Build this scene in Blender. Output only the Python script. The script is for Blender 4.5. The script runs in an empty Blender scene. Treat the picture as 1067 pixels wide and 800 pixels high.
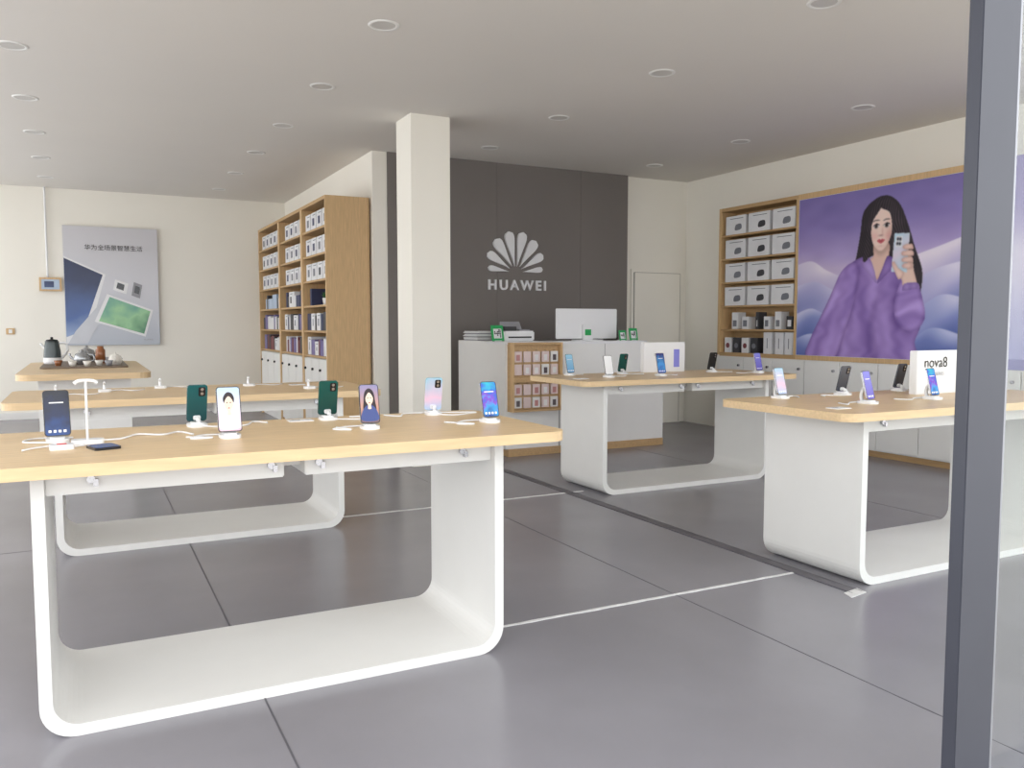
import bpy, bmesh, math, random
import numpy as np
from mathutils import Matrix, Vector
R = math.radians
scene = bpy.context.scene
COL = scene.collection

# ------------------------------------------------------------------ materials
def srgb(c):
    o = []
    for v in c[:3]:
        v = v / 255.0
        o.append(v / 12.92 if v <= 0.04045 else ((v + 0.055) / 1.055) ** 2.4)
    return (o[0], o[1], o[2], 1.0)

MATS = {}
def mat(name, c, rough=0.5, metal=0.0, noise=0.04, nscale=6.0, spec=0.5, stretch=(1, 1, 1), bump=0.0, detail=4.0, emit=0.0):
    if name in MATS: return MATS[name]
    m = bpy.data.materials.new(name); m.use_nodes = True
    nt = m.node_tree; b = nt.nodes['Principled BSDF']
    base = srgb(c)
    b.inputs['Roughness'].default_value = rough
    b.inputs['Metallic'].default_value = metal
    b.inputs['Specular IOR Level'].default_value = spec
    tc = nt.nodes.new('ShaderNodeTexCoord'); mp = nt.nodes.new('ShaderNodeMapping')
    mp.inputs['Scale'].default_value = stretch
    nz = nt.nodes.new('ShaderNodeTexNoise'); nz.inputs['Scale'].default_value = nscale; nz.inputs['Detail'].default_value = detail
    cr = nt.nodes.new('ShaderNodeValToRGB')
    cr.color_ramp.elements[0].position = 0.3; cr.color_ramp.elements[1].position = 0.7
    cr.color_ramp.elements[0].color = [max(0, v * (1 - noise)) for v in base[:3]] + [1]
    cr.color_ramp.elements[1].color = [min(1, v * (1 + noise)) for v in base[:3]] + [1]
    nt.links.new(tc.outputs['Object'], mp.inputs['Vector']); nt.links.new(mp.outputs['Vector'], nz.inputs['Vector'])
    nt.links.new(nz.outputs['Fac'], cr.inputs['Fac']); nt.links.new(cr.outputs['Color'], b.inputs['Base Color'])
    if bump:
        bp = nt.nodes.new('ShaderNodeBump'); bp.inputs['Strength'].default_value = bump; bp.inputs['Distance'].default_value = 0.01
        nt.links.new(nz.outputs['Fac'], bp.inputs['Height']); nt.links.new(bp.outputs['Normal'], b.inputs['Normal'])
    MATS[name] = m
    return m

def mat_grad(name, stops, axis='Z', lo=0.0, hi=1.0, rough=0.25, noise=0.3, nscale=8.0, stretch=(1, 1, 1)):
    """colour ramp along an object axis, warped by noise"""
    if name in MATS: return MATS[name]
    m = bpy.data.materials.new(name); m.use_nodes = True
    nt = m.node_tree; b = nt.nodes['Principled BSDF']; b.inputs['Roughness'].default_value = rough
    tc = nt.nodes.new('ShaderNodeTexCoord'); sp = nt.nodes.new('ShaderNodeSeparateXYZ')
    nt.links.new(tc.outputs['Object'], sp.inputs['Vector'])
    mr = nt.nodes.new('ShaderNodeMapRange'); mr.clamp = False
    mr.inputs['From Min'].default_value = lo; mr.inputs['From Max'].default_value = hi
    nt.links.new(sp.outputs[axis], mr.inputs['Value'])
    mp = nt.nodes.new('ShaderNodeMapping'); mp.inputs['Scale'].default_value = stretch
    nt.links.new(tc.outputs['Object'], mp.inputs['Vector'])
    nz = nt.nodes.new('ShaderNodeTexNoise'); nz.inputs['Scale'].default_value = nscale; nz.inputs['Detail'].default_value = 2.0
    nt.links.new(mp.outputs['Vector'], nz.inputs['Vector'])
    ma = nt.nodes.new('ShaderNodeMath'); ma.operation = 'MULTIPLY_ADD'
    nt.links.new(nz.outputs['Fac'], ma.inputs[0]); ma.inputs[1].default_value = noise
    nt.links.new(mr.outputs['Result'], ma.inputs[2])
    sb = nt.nodes.new('ShaderNodeMath'); sb.operation = 'SUBTRACT'; sb.inputs[1].default_value = noise * 0.5
    nt.links.new(ma.outputs[0], sb.inputs[0])
    cr = nt.nodes.new('ShaderNodeValToRGB'); e = cr.color_ramp.elements
    e[0].position = stops[0][0]; e[0].color = srgb(stops[0][1])
    e[1].position = stops[-1][0]; e[1].color = srgb(stops[-1][1])
    for pos, c in stops[1:-1]:
        n = e.new(pos); n.color = srgb(c)
    nt.links.new(sb.outputs[0], cr.inputs['Fac']); nt.links.new(cr.outputs['Color'], b.inputs['Base Color'])
    MATS[name] = m
    return m

M_wall = mat('wall_paint', (243, 239, 229), 0.85, noise=0.012, nscale=1.5, spec=0.2)
M_ceil = mat('ceiling_paint', (226, 222, 216), 0.9, noise=0.01, nscale=1.0, spec=0.1)
M_dark = mat('charcoal_panel', (126, 120, 116), 0.7, noise=0.03, nscale=1.5, spec=0.25)
M_floor = mat('epoxy_floor', (134, 132, 138), 0.26, noise=0.08, nscale=1.3, spec=0.5, detail=8)
M_joint = mat('joint_dark', (88, 86, 92), 0.8, noise=0.1)
M_chan = mat('channel_cover', (100, 97, 102), 0.6, noise=0.12, nscale=14)
M_chalk = mat('joint_white', (214, 212, 212), 0.8, noise=0.12, nscale=20)
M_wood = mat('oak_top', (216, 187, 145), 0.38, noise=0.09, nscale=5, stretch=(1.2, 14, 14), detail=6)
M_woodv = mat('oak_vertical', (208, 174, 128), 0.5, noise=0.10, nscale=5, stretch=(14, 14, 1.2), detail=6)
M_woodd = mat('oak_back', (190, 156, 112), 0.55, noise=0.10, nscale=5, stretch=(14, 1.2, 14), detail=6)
M_lacq = mat('table_lacquer', (224, 223, 220), 0.42, noise=0.012)
M_white = mat('white_lacquer', (236, 235, 232), 0.4, noise=0.01)
M_white2 = mat('white_plastic', (234, 234, 235), 0.3, noise=0.01)
M_ink = mat('dark_print', (60, 58, 56), 0.8)  # dark ink of the sign and poster lettering
M_gap2 = mat('soft_gap', (170, 166, 158), 0.8)
M_metal = mat('chrome', (190, 190, 195), 0.25, metal=1.0)
M_black = mat('black_plastic', (22, 22, 25), 0.35)
M_screenblk = mat('dark_glass', (16, 18, 28), 0.12)
M_grey = mat('grey_plastic', (150, 150, 155), 0.5)
M_green = mat('green_print', (40, 165, 90), 0.5)
M_red = mat('red_print', (200, 40, 45), 0.5)
M_skin = mat('print_skin', (240, 208, 192), 0.6, noise=0.02)
M_hair = mat('print_hair', (44, 34, 40), 0.6, noise=0.2, nscale=20)
M_frame = mat('mullion_paint', (58, 60, 70), 0.45, noise=0.04)
M_alu = mat('aluminium', (150, 152, 158), 0.4, metal=0.6)

# ------------------------------------------------------------------ mesh builder
class MB:
    def __init__(s):
        s.v = []; s.f = []; s.fm = []; s.sm = []; s.mats = []
    def mi(s, m):
        if m not in s.mats: s.mats.append(m)
        return s.mats.index(m)
    def add(s, vs, fs, m, M=None, smooth=False):
        o = len(s.v); k = s.mi(m)
        for p in vs:
            p = Vector(p)
            if M is not None: p = M @ p
            s.v.append(tuple(p))
        for f in fs:
            s.f.append([i + o for i in f]); s.fm.append(k); s.sm.append(smooth)
    def box(s, x0, x1, y0, y1, z0, z1, m, M=None, b=0.0):
        if b > 0:
            bm = bmesh.new(); bmesh.ops.create_cube(bm, size=1)
            for v in bm.verts:
                v.co = Vector(((x0 + x1) / 2 + v.co.x * (x1 - x0), (y0 + y1) / 2 + v.co.y * (y1 - y0), (z0 + z1) / 2 + v.co.z * (z1 - z0)))
            bmesh.ops.bevel(bm, geom=bm.edges[:], offset=b, segments=2, affect='EDGES')
            bm.verts.index_update()
            s.add([v.co.copy() for v in bm.verts], [[v.index for v in f.verts] for f in bm.faces], m, M); bm.free(); return
        vs = [(x0, y0, z0), (x1, y0, z0), (x1, y1, z0), (x0, y1, z0), (x0, y0, z1), (x1, y0, z1), (x1, y1, z1), (x0, y1, z1)]
        fs = [(0, 3, 2, 1), (4, 5, 6, 7), (0, 1, 5, 4), (1, 2, 6, 5), (2, 3, 7, 6), (3, 0, 4, 7)]
        s.add(vs, fs, m, M)
    def prism(s, pts, z0, z1, m, M=None, msd=None):
        n = len(pts)
        a = sum(pts[i][0] * pts[(i + 1) % n][1] - pts[(i + 1) % n][0] * pts[i][1] for i in range(n))
        if a < 0: pts = pts[::-1]
        vs = [(p[0], p[1], z0) for p in pts] + [(p[0], p[1], z1) for p in pts]
        s.add(vs, [list(range(n))[::-1], list(range(n, 2 * n))], m, M)
        s.add(vs, [(i, (i + 1) % n, n + (i + 1) % n, n + i) for i in range(n)], msd or m, M)
    def cyl(s, r0, r1, z0, z1, m, M=None, n=24, smooth=True):
        vs = [(r0 * math.cos(2 * math.pi * i / n), r0 * math.sin(2 * math.pi * i / n), z0) for i in range(n)]
        vs += [(r1 * math.cos(2 * math.pi * i / n), r1 * math.sin(2 * math.pi * i / n), z1) for i in range(n)]
        s.add(vs, [(i, (i + 1) % n, n + (i + 1) % n, n + i) for i in range(n)], m, M, smooth)
        s.add(vs, [list(range(n))[::-1], list(range(n, 2 * n))], m, M)
    def lathe(s, prof, m, M=None, n=24):
        vs = []
        for r, z in prof:
            for i in range(n):
                vs.append((r * math.cos(2 * math.pi * i / n), r * math.sin(2 * math.pi * i / n), z))
        fs = []
        for k in range(len(prof) - 1):
            for i in range(n):
                j = (i + 1) % n
                fs.append((k * n + i, k * n + j, (k + 1) * n + j, (k + 1) * n + i))
        s.add(vs, fs, m, M, True)
    def tube(s, pts, r, m, M=None, n=8, sub=6):
        P = crom(pts, sub)
        vs = []; fs = []
        for i, p in enumerate(P):
            t = (P[min(i + 1, len(P) - 1)] - P[max(i - 1, 0)])
            if t.length < 1e-7: t = Vector((0, 0, 1))
            t.normalize()
            up = Vector((0, 0, 1)) if abs(t.z) < 0.9 else Vector((1, 0, 0))
            a = t.cross(up).normalized(); b = a.cross(t)
            for k in range(n):
                q = 2 * math.pi * k / n
                vs.append(p + a * (r * math.cos(q)) + b * (r * math.sin(q)))
        for i in range(len(P) - 1):
            for k in range(n):
                j = (k + 1) % n
                fs.append((i * n + k, i * n + j, (i + 1) * n + j, (i + 1) * n + k))
        fs.append(list(range(n))[::-1]); fs.append([(len(P) - 1) * n + k for k in range(n)])
        s.add(vs, fs, m, M, True)
    def build(s, name, loc=(0, 0, 0), rotz=0.0, parent=None):
        me = bpy.data.meshes.new(name); me.from_pydata(s.v, [], s.f)
        for m in s.mats: me.materials.append(m)
        for i, p in enumerate(me.polygons):
            p.material_index = s.fm[i]; p.use_smooth = s.sm[i]
        me.update()
        o = bpy.data.objects.new(name, me); COL.objects.link(o)
        o.location = loc; o.rotation_euler = (0, 0, rotz)
        if parent: o.parent = parent
        return o

def crom(pts, sub=6, closed=False):
    P = [Vector(p) for p in pts]; n = len(P); out = []
    rng = range(n) if closed else range(n - 1)
    for i in rng:
        if closed: a, b, c, d = P[(i - 1) % n], P[i], P[(i + 1) % n], P[(i + 2) % n]
        else: a, b, c, d = P[max(i - 1, 0)], P[i], P[i + 1], P[min(i + 2, n - 1)]
        for k in range(sub):
            t = k / sub
            out.append(0.5 * ((2 * b) + (c - a) * t + (2 * a - 5 * b + 4 * c - d) * t * t + (3 * b - a - 3 * c + d) * t ** 3))
    if not closed: out.append(P[-1])
    return out

def rr(x0, x1, y0, y1, r, n=6):
    o = []
    for cx, cy, a0 in ((x1 - r, y0 + r, -90), (x1 - r, y1 - r, 0), (x0 + r, y1 - r, 90), (x0 + r, y0 + r, 180)):
        for k in range(n + 1):
            a = R(a0 + 90 * k / n); o.append((cx + r * math.cos(a), cy + r * math.sin(a)))
    return o

def simple(name, *a, **k):
    mb = MB(); mb.box(*a, **k); return mb.build(name)

def text(name, body, size, M, m, parent, extrude=0.0, bold=0.0, spacing=1.0):
    cu = bpy.data.curves.new(name, 'FONT'); cu.body = body; cu.size = size; cu.align_x = 'CENTER'; cu.align_y = 'CENTER'
    cu.extrude = extrude; cu.offset = bold; cu.space_character = spacing
    o = bpy.data.objects.new(name, cu); COL.objects.link(o); cu.materials.append(m)
    o.matrix_world = M
    if parent:
        o.parent = parent
    return o

# ------------------------------------------------------------------ room shell
H = 3.05
simple('floor', -3.0, 7.1, 1.0, 12.9, -0.1, 0.0, M_floor)
M_pave = mat('pavement', (194, 190, 184), 0.8, noise=0.08)
simple('pavement_ground', -30, 30, -30, 1.0, -0.12, -0.01, M_pave)
simple('ceiling', -3.0, 7.1, 1.1, 12.9, H, H + 0.12, M_ceil)
simple('wall_far', -3.0, 2.72, 12.67, 12.85, 0, H, M_wall)
simple('wall_partition', 2.72, 2.88, 8.46, 12.67, 0, H, M_wall)
simple('wall_back', 2.88, 6.88, 8.50, 8.66, 0, H, M_wall)
simple('wall_right', 6.88, 7.05, 1.1, 8.66, 0, H, M_wall)
mb = MB()
for a, b in ((2.88, 4.157), (4.16, 5.257), (5.26, 5.93)):
    mb.box(a, b, 8.44, 8.50, 0, H, M_dark)
mb.build('wall_feature_panel')
simple('structural_column', 2.54, 2.90, 6.82, 7.19, 0, H, M_wall)
mb = MB()
for y in (1.15, 3.4, 5.7, 8.0, 10.3, 12.57):
    mb.box(-2.98, -2.90, y, y + 0.08, 0.0, H, M_frame)
mb.box(-2.98, -2.90, 1.15, 12.65, 0, 0.12, M_frame); mb.box(-2.98, -2.90, 1.15, 12.65, H - 0.12, H, M_frame)
mb.build('window_1')
simple('baseboard_far', -2.9, 2.2, 12.655, 12.67, 0, 0.09, M_white)
simple('baseboard_back', 5.93, 6.05, 8.485, 8.50, 0, 0.09, M_white)
mb = MB()
mb.box(0.497, 0.503, 1.0, 12.6, 0.0, 0.0012, M_joint)
mb.box(2.398, 2.402, 1.0, 12.6, 0.0, 0.0012, M_joint)
mb.box(3.145, 3.205, 2.64, 8.4, 0.0, 0.003, M_chan)
mb.box(3.202, 3.209, 2.64, 8.4, 0.0, 0.004, M_joint)
mb.box(3.141, 3.147, 2.64, 8.4, 0.0, 0.004, M_joint)
mb.box(4.9, 4.904, 1.0, 6.8, 0.0, 0.0012, M_joint)
mb.box(-2.9, 1.45, 5.235, 5.240, 0.0, 0.0012, M_joint)
mb.build('trim_1')
mb = MB(); random.seed(4)
def chalk(x0, x1, y, w):
    n = 26; up = []; dn = []
    for i in range(n + 1):
        x = x0 + (x1 - x0) * i / n
        up.append((x, y + w * (0.6 + 0.5 * random.random()))); dn.append((x, y - w * (0.6 + 0.5 * random.random())))
    mb.prism(dn + up[::-1], 0.0, 0.003, M_chalk)
chalk(1.45, 3.15, 3.005, 0.010); chalk(1.45, 3.3, 5.24, 0.014)
mb.prism([(3.09, 2.60), (3.21, 2.62), (3.22, 2.68), (3.11, 2.66)], 0, 0.004, M_chalk)
mb.build('trim_2')

M_lens = mat('lamp_lens', (206, 204, 200), 0.4)
for x in (-0.35, 1.67, 3.75, 5.82):
    for y in (3.46, 4.93, 6.38, 7.77, 9.10, 10.44, 11.77):
        if x > 2.6 and y > 8: continue
        mb = MB()
        mb.lathe([(0.070, -0.002), (0.076, -0.007), (0.090, -0.006), (0.095, 0.0)], M_white)
        mb.cyl(0.071, 0.071, -0.003, -0.001, M_lens)
        mb.build('ceiling_downlight', (x, y, H))

# back door
mb = MB()
mb.box(6.02, 6.80, 8.476, 8.498, 0, 1.93, M_wall)
mb.box(6.06, 6.76, 8.462, 8.476, 0.01, 1.89, M_wall)
mb.box(6.053, 6.06, 8.460, 8.476, 0.01, 1.89, M_gap2); mb.box(6.76, 6.766, 8.460, 8.476, 0.01, 1.89, M_gap2); mb.box(6.06, 6.76, 8.460, 8.476, 1.888, 1.894, M_gap2)
mb.cyl(0.02, 0.02, 0, 0.05, M_metal, Matrix.Translation((6.14, 8.462, 0.98)) @ Matrix.Rotation(R(90), 4, 'X'))
mb.box(6.12, 6.24, 8.40, 8.415, 0.97, 0.99, M_metal)
mb.build('door_1')

# ------------------------------------------------------------------ logo + lettering on feature wall
mb = MB()
MX = Matrix.Translation((4.385, 8.41, 1.835)) @ Matrix.Rotation(R(90), 4, 'X')
for sgn in (-1, 1):
    for ang, L, W, off in ((11.5, 0.47, 0.071, 0.075), (35, 0.45, 0.073, 0.085), (59, 0.41, 0.060, 0.09), (82, 0.35, 0.040, 0.09)):
        pts = []
        N = 18
        for k in range(N + 1):
            t = k / N; w = W * (t ** 1.25) * math.sqrt(max(0, 1 - t ** 7)) * 1.18
            pts.append((off + t * (L - off), w))
        full = pts + [(p[0], -p[1]) for p in pts[::-1]][1:-1]
        a = R(90 - ang)
        P = [((p[0] * math.cos(a) - p[1] * math.sin(a)) * -sgn, p[0] * math.sin(a) + p[1] * math.cos(a)) for p in full]
        mb.prism(P, -0.03, 0.0, M_white2, MX)
logo = mb.build('petal_logo_sign')
text('letters', 'HUAWEI', 0.155, Matrix.Translation((4.41, 8.425, 1.69)) @ Matrix.Rotation(R(90), 4, 'X'), M_white2, logo, 0.012, 0.004, 1.38)

# ------------------------------------------------------------------ display tables
def table(x0, x1, y0, y1, tx0, tx1, ty0, ty1):
    mb = MB(); t = 0.036; r = 0.10; z1 = 0.812
    def prof(x0, x1, r, zb):
        o = [(x0, z1)]
        for k in range(9):
            a = R(180 + 90 * k / 8); o.append((x0 + r + r * math.cos(a), zb + r + r * math.sin(a)))
        for k in range(9):
            a = R(270 + 90 * k / 8); o.append((x1 - r + r * math.cos(a), zb + r + r * math.sin(a)))
        o.append((x1, z1)); return o
    A = prof(x0, x1, r, 0.0); B = prof(x0 + t, x1 - t, r - t * 0.6, t)
    n = len(A)
    vs = [(p[0], y0, p[1]) for p in A] + [(p[0], y0, p[1]) for p in B] + [(p[0], y1, p[1]) for p in A] + [(p[0], y1, p[1]) for p in B]
    fs = []
    for i in range(n - 1):
        fs += [(i, i + 1, n + i + 1, n + i)]
        fs += [(2 * n + i, 3 * n + i, 3 * n + i + 1, 2 * n + i + 1)]
        fs += [(i, 2 * n + i, 2 * n + i + 1, i + 1)]
        fs += [(n + i, n + i + 1, 3 * n + i + 1, 3 * n + i)]
    mb.add(vs, fs, M_lacq)
    mb.prism(rr(tx0, tx1, ty0, ty1, 0.07), 0.812, 0.85, M_wood)
    xm = (x0 + x1) / 2
    for a, b in ((x0 + t, xm - 0.035), (xm + 0.035, x1 - t)):
        mb.box(a, b, y0 + 0.03, y1 - 0.03, 0.738, 0.812, M_lacq, b=0.004)
    mb.box(xm - 0.035, xm + 0.035, y0 + 0.10, y1 - 0.10, 0.765, 0.812, M_lacq)
    for x in (x0 + 0.16, xm - 0.08, xm + 0.08, x1 - 0.16):
        mb.cyl(0.012, 0.012, 0, 0.016, M_metal, Matrix.Translation((x, y0 + 0.032, 0.782)) @ Matrix.Rotation(R(90), 4, 'X'), n=14)
        mb.box(x + 0.006, x + 0.02, y0 + 0.012, y0 + 0.03, 0.76, 0.782, M_metal)
    return mb.build('display_table')
table(-0.155, 1.395, 2.78, 3.43, -0.38, 1.62, 2.67, 3.55)
table(-0.165, 1.405, 5.00, 5.65, -0.39, 1.63, 4.89, 5.80)
table(3.33, 4.93, 5.02, 5.62, 3.10, 5.16, 4.91, 5.76)
table(3.245, 4.83, 2.69, 3.32, 3.02, 5.06, 2.58, 3.45)

# tea table (far left)
mb = MB()
mb.prism(rr(-0.5, 0.5, 7.6, 10.1, 0.12), 0.80, 0.85, M_wood)
mb.prism(rr(-0.36, 0.36, 8.5, 9.9, 0.05), 0.85, 0.866, mat('tea_tray', (112, 96, 80), 0.5))
mb.box(-0.35, 0.35, 7.9, 7.95, 0, 0.80, M_white); mb.box(-0.35, 0.35, 9.75, 9.80, 0, 0.80, M_white)
mb.box(-0.02, 0.02, 7.95, 9.75, 0.2, 0.80, M_white)
mb.build('tea_table')

# ------------------------------------------------------------------ phones on stands
def phone(loc, rotz, face, w=0.076, h=0.148, tilt=14, back=False, cable=None, portrait=None):
    mb = MB()
    mb.prism(rr(-0.035, 0.035, -0.045, 0.055, 0.03), 0.0, 0.012, M_white2)
    mb.prism(rr(-0.022, 0.022, -0.03, 0.04, 0.018), 0.012, 0.018, M_white2)
    T = Matrix.Translation((0, -0.005, 0.020)) @ Matrix.Rotation(R(90 - tilt), 4, 'X')
    if back:
        mb.tube([(0, 0.030, 0.010), (0, 0.030, 0.022), (0, 0.014, 0.032)], 0.009, M_white2)
        mb.prism(rr(-0.014, 0.014, 0.006, 0.024, 0.006), -0.005, 0.0, M_white2, T)
    else:
        mb.tube([(0, 0.035, 0.010), (0, 0.040, 0.04), (0, 0.030, 0.070), (0, 0.016, 0.085)], 0.010, M_white2)
        mb.prism(rr(-0.02, 0.02, 0.045, 0.085, 0.008), -0.006, 0.0, M_white2, T)
    mb.prism(rr(-w / 2, w / 2, 0, h, 0.011), 0.0, 0.0085, M_black if not back else face, T, msd=M_metal if not back else face)
    k = h / 0.168
    def sc_(pts): return [(p.x * k, p.y * k) for p in crom([(a, b, 0) for a, b in pts], 4, True)]
    if not back:
        mb.prism(rr(-w / 2 + 0.003, w / 2 - 0.003, 0.003, h - 0.003, 0.009), 0.0085, 0.0088, face, T)
        if portrait:
            hc, sc, cc, long = portrait
            if long: hp = [(-0.024, 0.05), (-0.024, 0.10), (-0.018, 0.135), (0, 0.150), (0.018, 0.135), (0.024, 0.10), (0.026, 0.05)]
            else: hp = [(-0.017, 0.108), (-0.019, 0.128), (-0.006, 0.146), (0.010, 0.144), (0.019, 0.128), (0.017, 0.108), (0, 0.112)]
            mb.prism(sc_(hp), 0.0088, 0.0090, hc, T)
            mb.prism(sc_([(-0.034, 0.012), (-0.032, 0.05), (-0.012, 0.076), (0.012, 0.076), (0.032, 0.05), (0.034, 0.012)]), 0.0090, 0.0091, cc, T)
            mb.prism(sc_([(-0.015, 0.112), (-0.014, 0.092), (-0.006, 0.078), (-0.007, 0.062), (0.007, 0.062), (0.006, 0.078), (0.014, 0.092), (0.015, 0.112), (0, 0.132)]), 0.0091, 0.0093, sc, T)
            for sx in (-0.006, 0.006): mb.prism(sc_([(sx - 0.003, 0.108), (sx, 0.110), (sx + 0.003, 0.108), (sx, 0.106)]), 0.0093, 0.0094, M_black, T)
            mb.prism(sc_([(-0.004, 0.088), (0, 0.090), (0.004, 0.088), (0, 0.086)]), 0.0093, 0.0094, M_red, T)
        else:
            mb.prism(rr(-0.022, 0.022, h - 0.045, h - 0.041, 0.001), 0.0088, 0.009, M_white2, T)
            for i in range(4):
                mb.prism(rr(-0.028 + i * 0.015, -0.019 + i * 0.015, 0.012, 0.021, 0.002), 0.0088, 0.009, M_white2, T)
    else:
        mb.prism(rr(-w / 2 + 0.008, -w / 2 + 0.034, h - 0.045, h - 0.008, 0.006), -0.0015, 0.0, M_screenblk, T)
        for dy in (0.017, 0.034):
            mb.cyl(0.006, 0.006, -0.003, -0.0015, M_metal, T @ Matrix.Translation((-w / 2 + 0.021, h - dy, 0)), n=14)
        mb.prism(rr(-w / 2 + 0.003, w / 2 - 0.003, 0.003, h - 0.003, 0.009), 0.0085, 0.0088, M_screenblk, T)
    if cable:
        pts = [(0, 0.045, 0.006)] + [(a, b, 0.004) for a, b in cable]
        mb.tube(pts, 0.0036, M_white2, n=6, sub=8)
    return mb.build('smartphone_on_stand', loc, rotz)

G_navy = mat_grad('phone_navy', [(0.0, (20, 70, 140)), (0.5, (10, 28, 70)), (1.0, (14, 20, 36))], hi=0.17, noise=0.9, nscale=20)
G_teal = mat_grad('phone_teal', [(0.0, (10, 60, 66)), (1.0, (22, 92, 96))], hi=0.17)
G_green = mat_grad('phone_green', [(0.0, (14, 62, 58)), (1.0, (20, 86, 80))], hi=0.17)
G_pink = mat_grad('phone_pinkblue', [(0.0, (160, 204, 234)), (0.45, (230, 196, 220)), (1.0, (130, 204, 226))], hi=0.17, noise=0.7, nscale=10)
G_aqua = mat_grad('phone_aqua', [(0.0, (20, 40, 130)), (0.35, (40, 150, 220)), (0.55, (120, 60, 190)), (0.75, (30, 90, 200)), (1.0, (20, 180, 200))], hi=0.17, noise=1.2, nscale=25)
G_scr1 = mat_grad('screen_light', [(0.0, (224, 176, 188)), (0.6, (214, 206, 226)), (1.0, (176, 200, 228))], hi=0.17)
G_scr2 = mat_grad('screen_dusk', [(0.0, (50, 50, 80)), (0.5, (190, 140, 120)), (1.0, (120, 124, 170))], hi=0.17)
G_blue = mat_grad('phone_blue', [(0.0, (30, 60, 170)), (0.5, (60, 150, 220)), (1.0, (30, 40, 120))], hi=0.17, noise=1.0, nscale=20)
G_sky = mat_grad('phone_skyblue', [(0.0, (100, 160, 210)), (1.0, (150, 200, 226))], hi=0.17)
G_lil = mat_grad('phone_lilac', [(0.0, (104, 92, 190)), (1.0, (136, 136, 220))], hi=0.17)
G_grey = mat_grad('phone_grey', [(0.0, (50, 52, 62)), (1.0, (90, 92, 100))], hi=0.17)
PW = mat('print_white_dress', (236, 230, 230), 0.5); PB = mat('print_blue_dress', (60, 76, 136), 0.5)
z = 0.85
B = math.pi
phone((-0.09, 3.21, z), 0.12, G_navy, w=0.08, h=0.158, cable=[(0.05, 0.07), (-0.06, 0.10), (-0.10, 0.02), (-0.02, -0.04)])
phone((0.385, 3.46, z), B + 0.1, G_teal, back=True, cable=[(-0.06, 0.09), (-0.16, 0.10), (-0.22, 0.0), (-0.26, 0.06)])
phone((0.45, 3.06, z), 0.02, G_scr1, h=0.162, w=0.082, portrait=(M_hair, M_skin, PW, False), cable=[(-0.08, 0.08), (-0.13, 0.0), (-0.06, 0.0), (-0.14, 0.05)])
phone((0.905, 3.46, z), B, G_green, w=0.080, back=True, cable=[(-0.1, 0.08), (-0.16, 0.10), (-0.2, 0.0), (-0.1, -0.02)])
phone((0.97, 3.08, z), -0.1, G_scr2, h=0.152, portrait=(M_hair, M_skin, PB, True), cable=[(-0.07, 0.06), (-0.14, 0.0), (-0.08, -0.04), (-0.12, 0.05)])
phone((1.375, 3.44, z), B - 0.15, G_pink, back=True, cable=[(-0.07, 0.09), (-0.15, 0.05), (-0.18, 0.0), (0.1, -0.04), (0.16, 0.06), (0.22, 0.0)])
phone((1.475, 3.06, z), 0.05, G_aqua, w=0.074, cable=[(-0.09, 0.06), (-0.16, -0.02), (-0.10, -0.05), (-0.18, 0.06)])
phone((3.40, 5.60, z), 0.1, G_sky, w=0.07, cable=[(0.05, 0.05), (0.12, 0.0), (0.16, 0.05)])
phone((3.53, 5.25, z), 0.0, M_white2, cable=[(0.06, 0.06), (0.14, 0.02), (0.2, 0.06)])
phone((3.86, 5.55, z), B, G_green, back=True, cable=[(-0.06, 0.06), (-0.14, 0.1)])
phone((4.00, 5.22, z), 0.0, G_blue, h=0.16, cable=[(0.06, 0.06), (0.14, 0.0), (0.2, 0.06)])
phone((4.70, 5.45, z), B, M_black, back=True, cable=[(-0.06, 0.06), (-0.14, 0.1)])
phone((4.97, 5.18, z), 0.1, G_lil, cable=[(-0.06, 0.06), (-0.14, 0.02), (-0.2, 0.06)])
phone((3.36, 3.33, z), 0.1, G_pink, cable=[(0.06, 0.04), (0.13, 0.02), (0.1, -0.04)])
phone((3.84, 3.34, z), B, G_grey, back=True, cable=[(0.06, 0.06), (0.16, 0.0), (0.2, 0.06)])
phone((3.53, 2.90, z), 0.25, G_lil, w=0.08, cable=[(-0.06, 0.07), (-0.16, 0.03), (-0.12, 0.1)])
phone((4.37, 3.38, z), B, G_grey, back=True, cable=[(-0.06, 0.04), (-0.16, 0.02)])
phone((4.04, 2.91, z), 0.1, G_aqua, cable=[(-0.06, 0.07), (-0.16, 0.03), (-0.2, 0.1)])

mb = MB()
mb.prism(rr(-0.05, 0.05, -0.02, 0.04, 0.018), 0, 0.014, M_white2)
mb.tube([(0, 0, 0.01), (0.0, 0, 0.12), (0, 0, 0.21)], 0.004, M_white2)
mb.tube([(-0.035, 0, 0.203), (-0.02, 0, 0.212), (0.02, 0, 0.212), (0.035, 0, 0.203)], 0.006, M_white2)
mb.tube([(0, 0.03, 0.005), (0.10, 0.05, 0.004), (0.16, 0.15, 0.004), (0.24, 0.10, 0.004), (0.30, 0.16, 0.004), (0.34, 0.06, 0.004)], 0.0036, M_white2)
mb.build('accessory_post', (0.0, 3.12, z))
mb = MB(); mb.prism(rr(-0.04, 0.04, -0.05, 0.05, 0.01), 0, 0.009, M_screenblk); mb.prism(rr(-0.036, 0.036, -0.046, 0.046, 0.008), 0.009, 0.0095, G_navy)
mb.build('smartphone', (0.045, 2.98, z), 0.3)
mb = MB(); mb.prism(rr(-0.035, 0.035, -0.025, 0.025, 0.01), 0, 0.016, M_white2); mb.prism(rr(-0.014, 0.014, -0.006, 0.006, 0.003), 0.016, 0.018, M_red)
mb.tube([(0.035, 0, 0.006), (0.07, 0.03, 0.004), (0.03, 0.07, 0.004), (-0.06, 0.05, 0.004), (-0.11, 0.0, 0.004)], 0.0032, M_white2)
mb.build('security_sensor', (-0.075, 3.02, z), 0.1)
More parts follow.
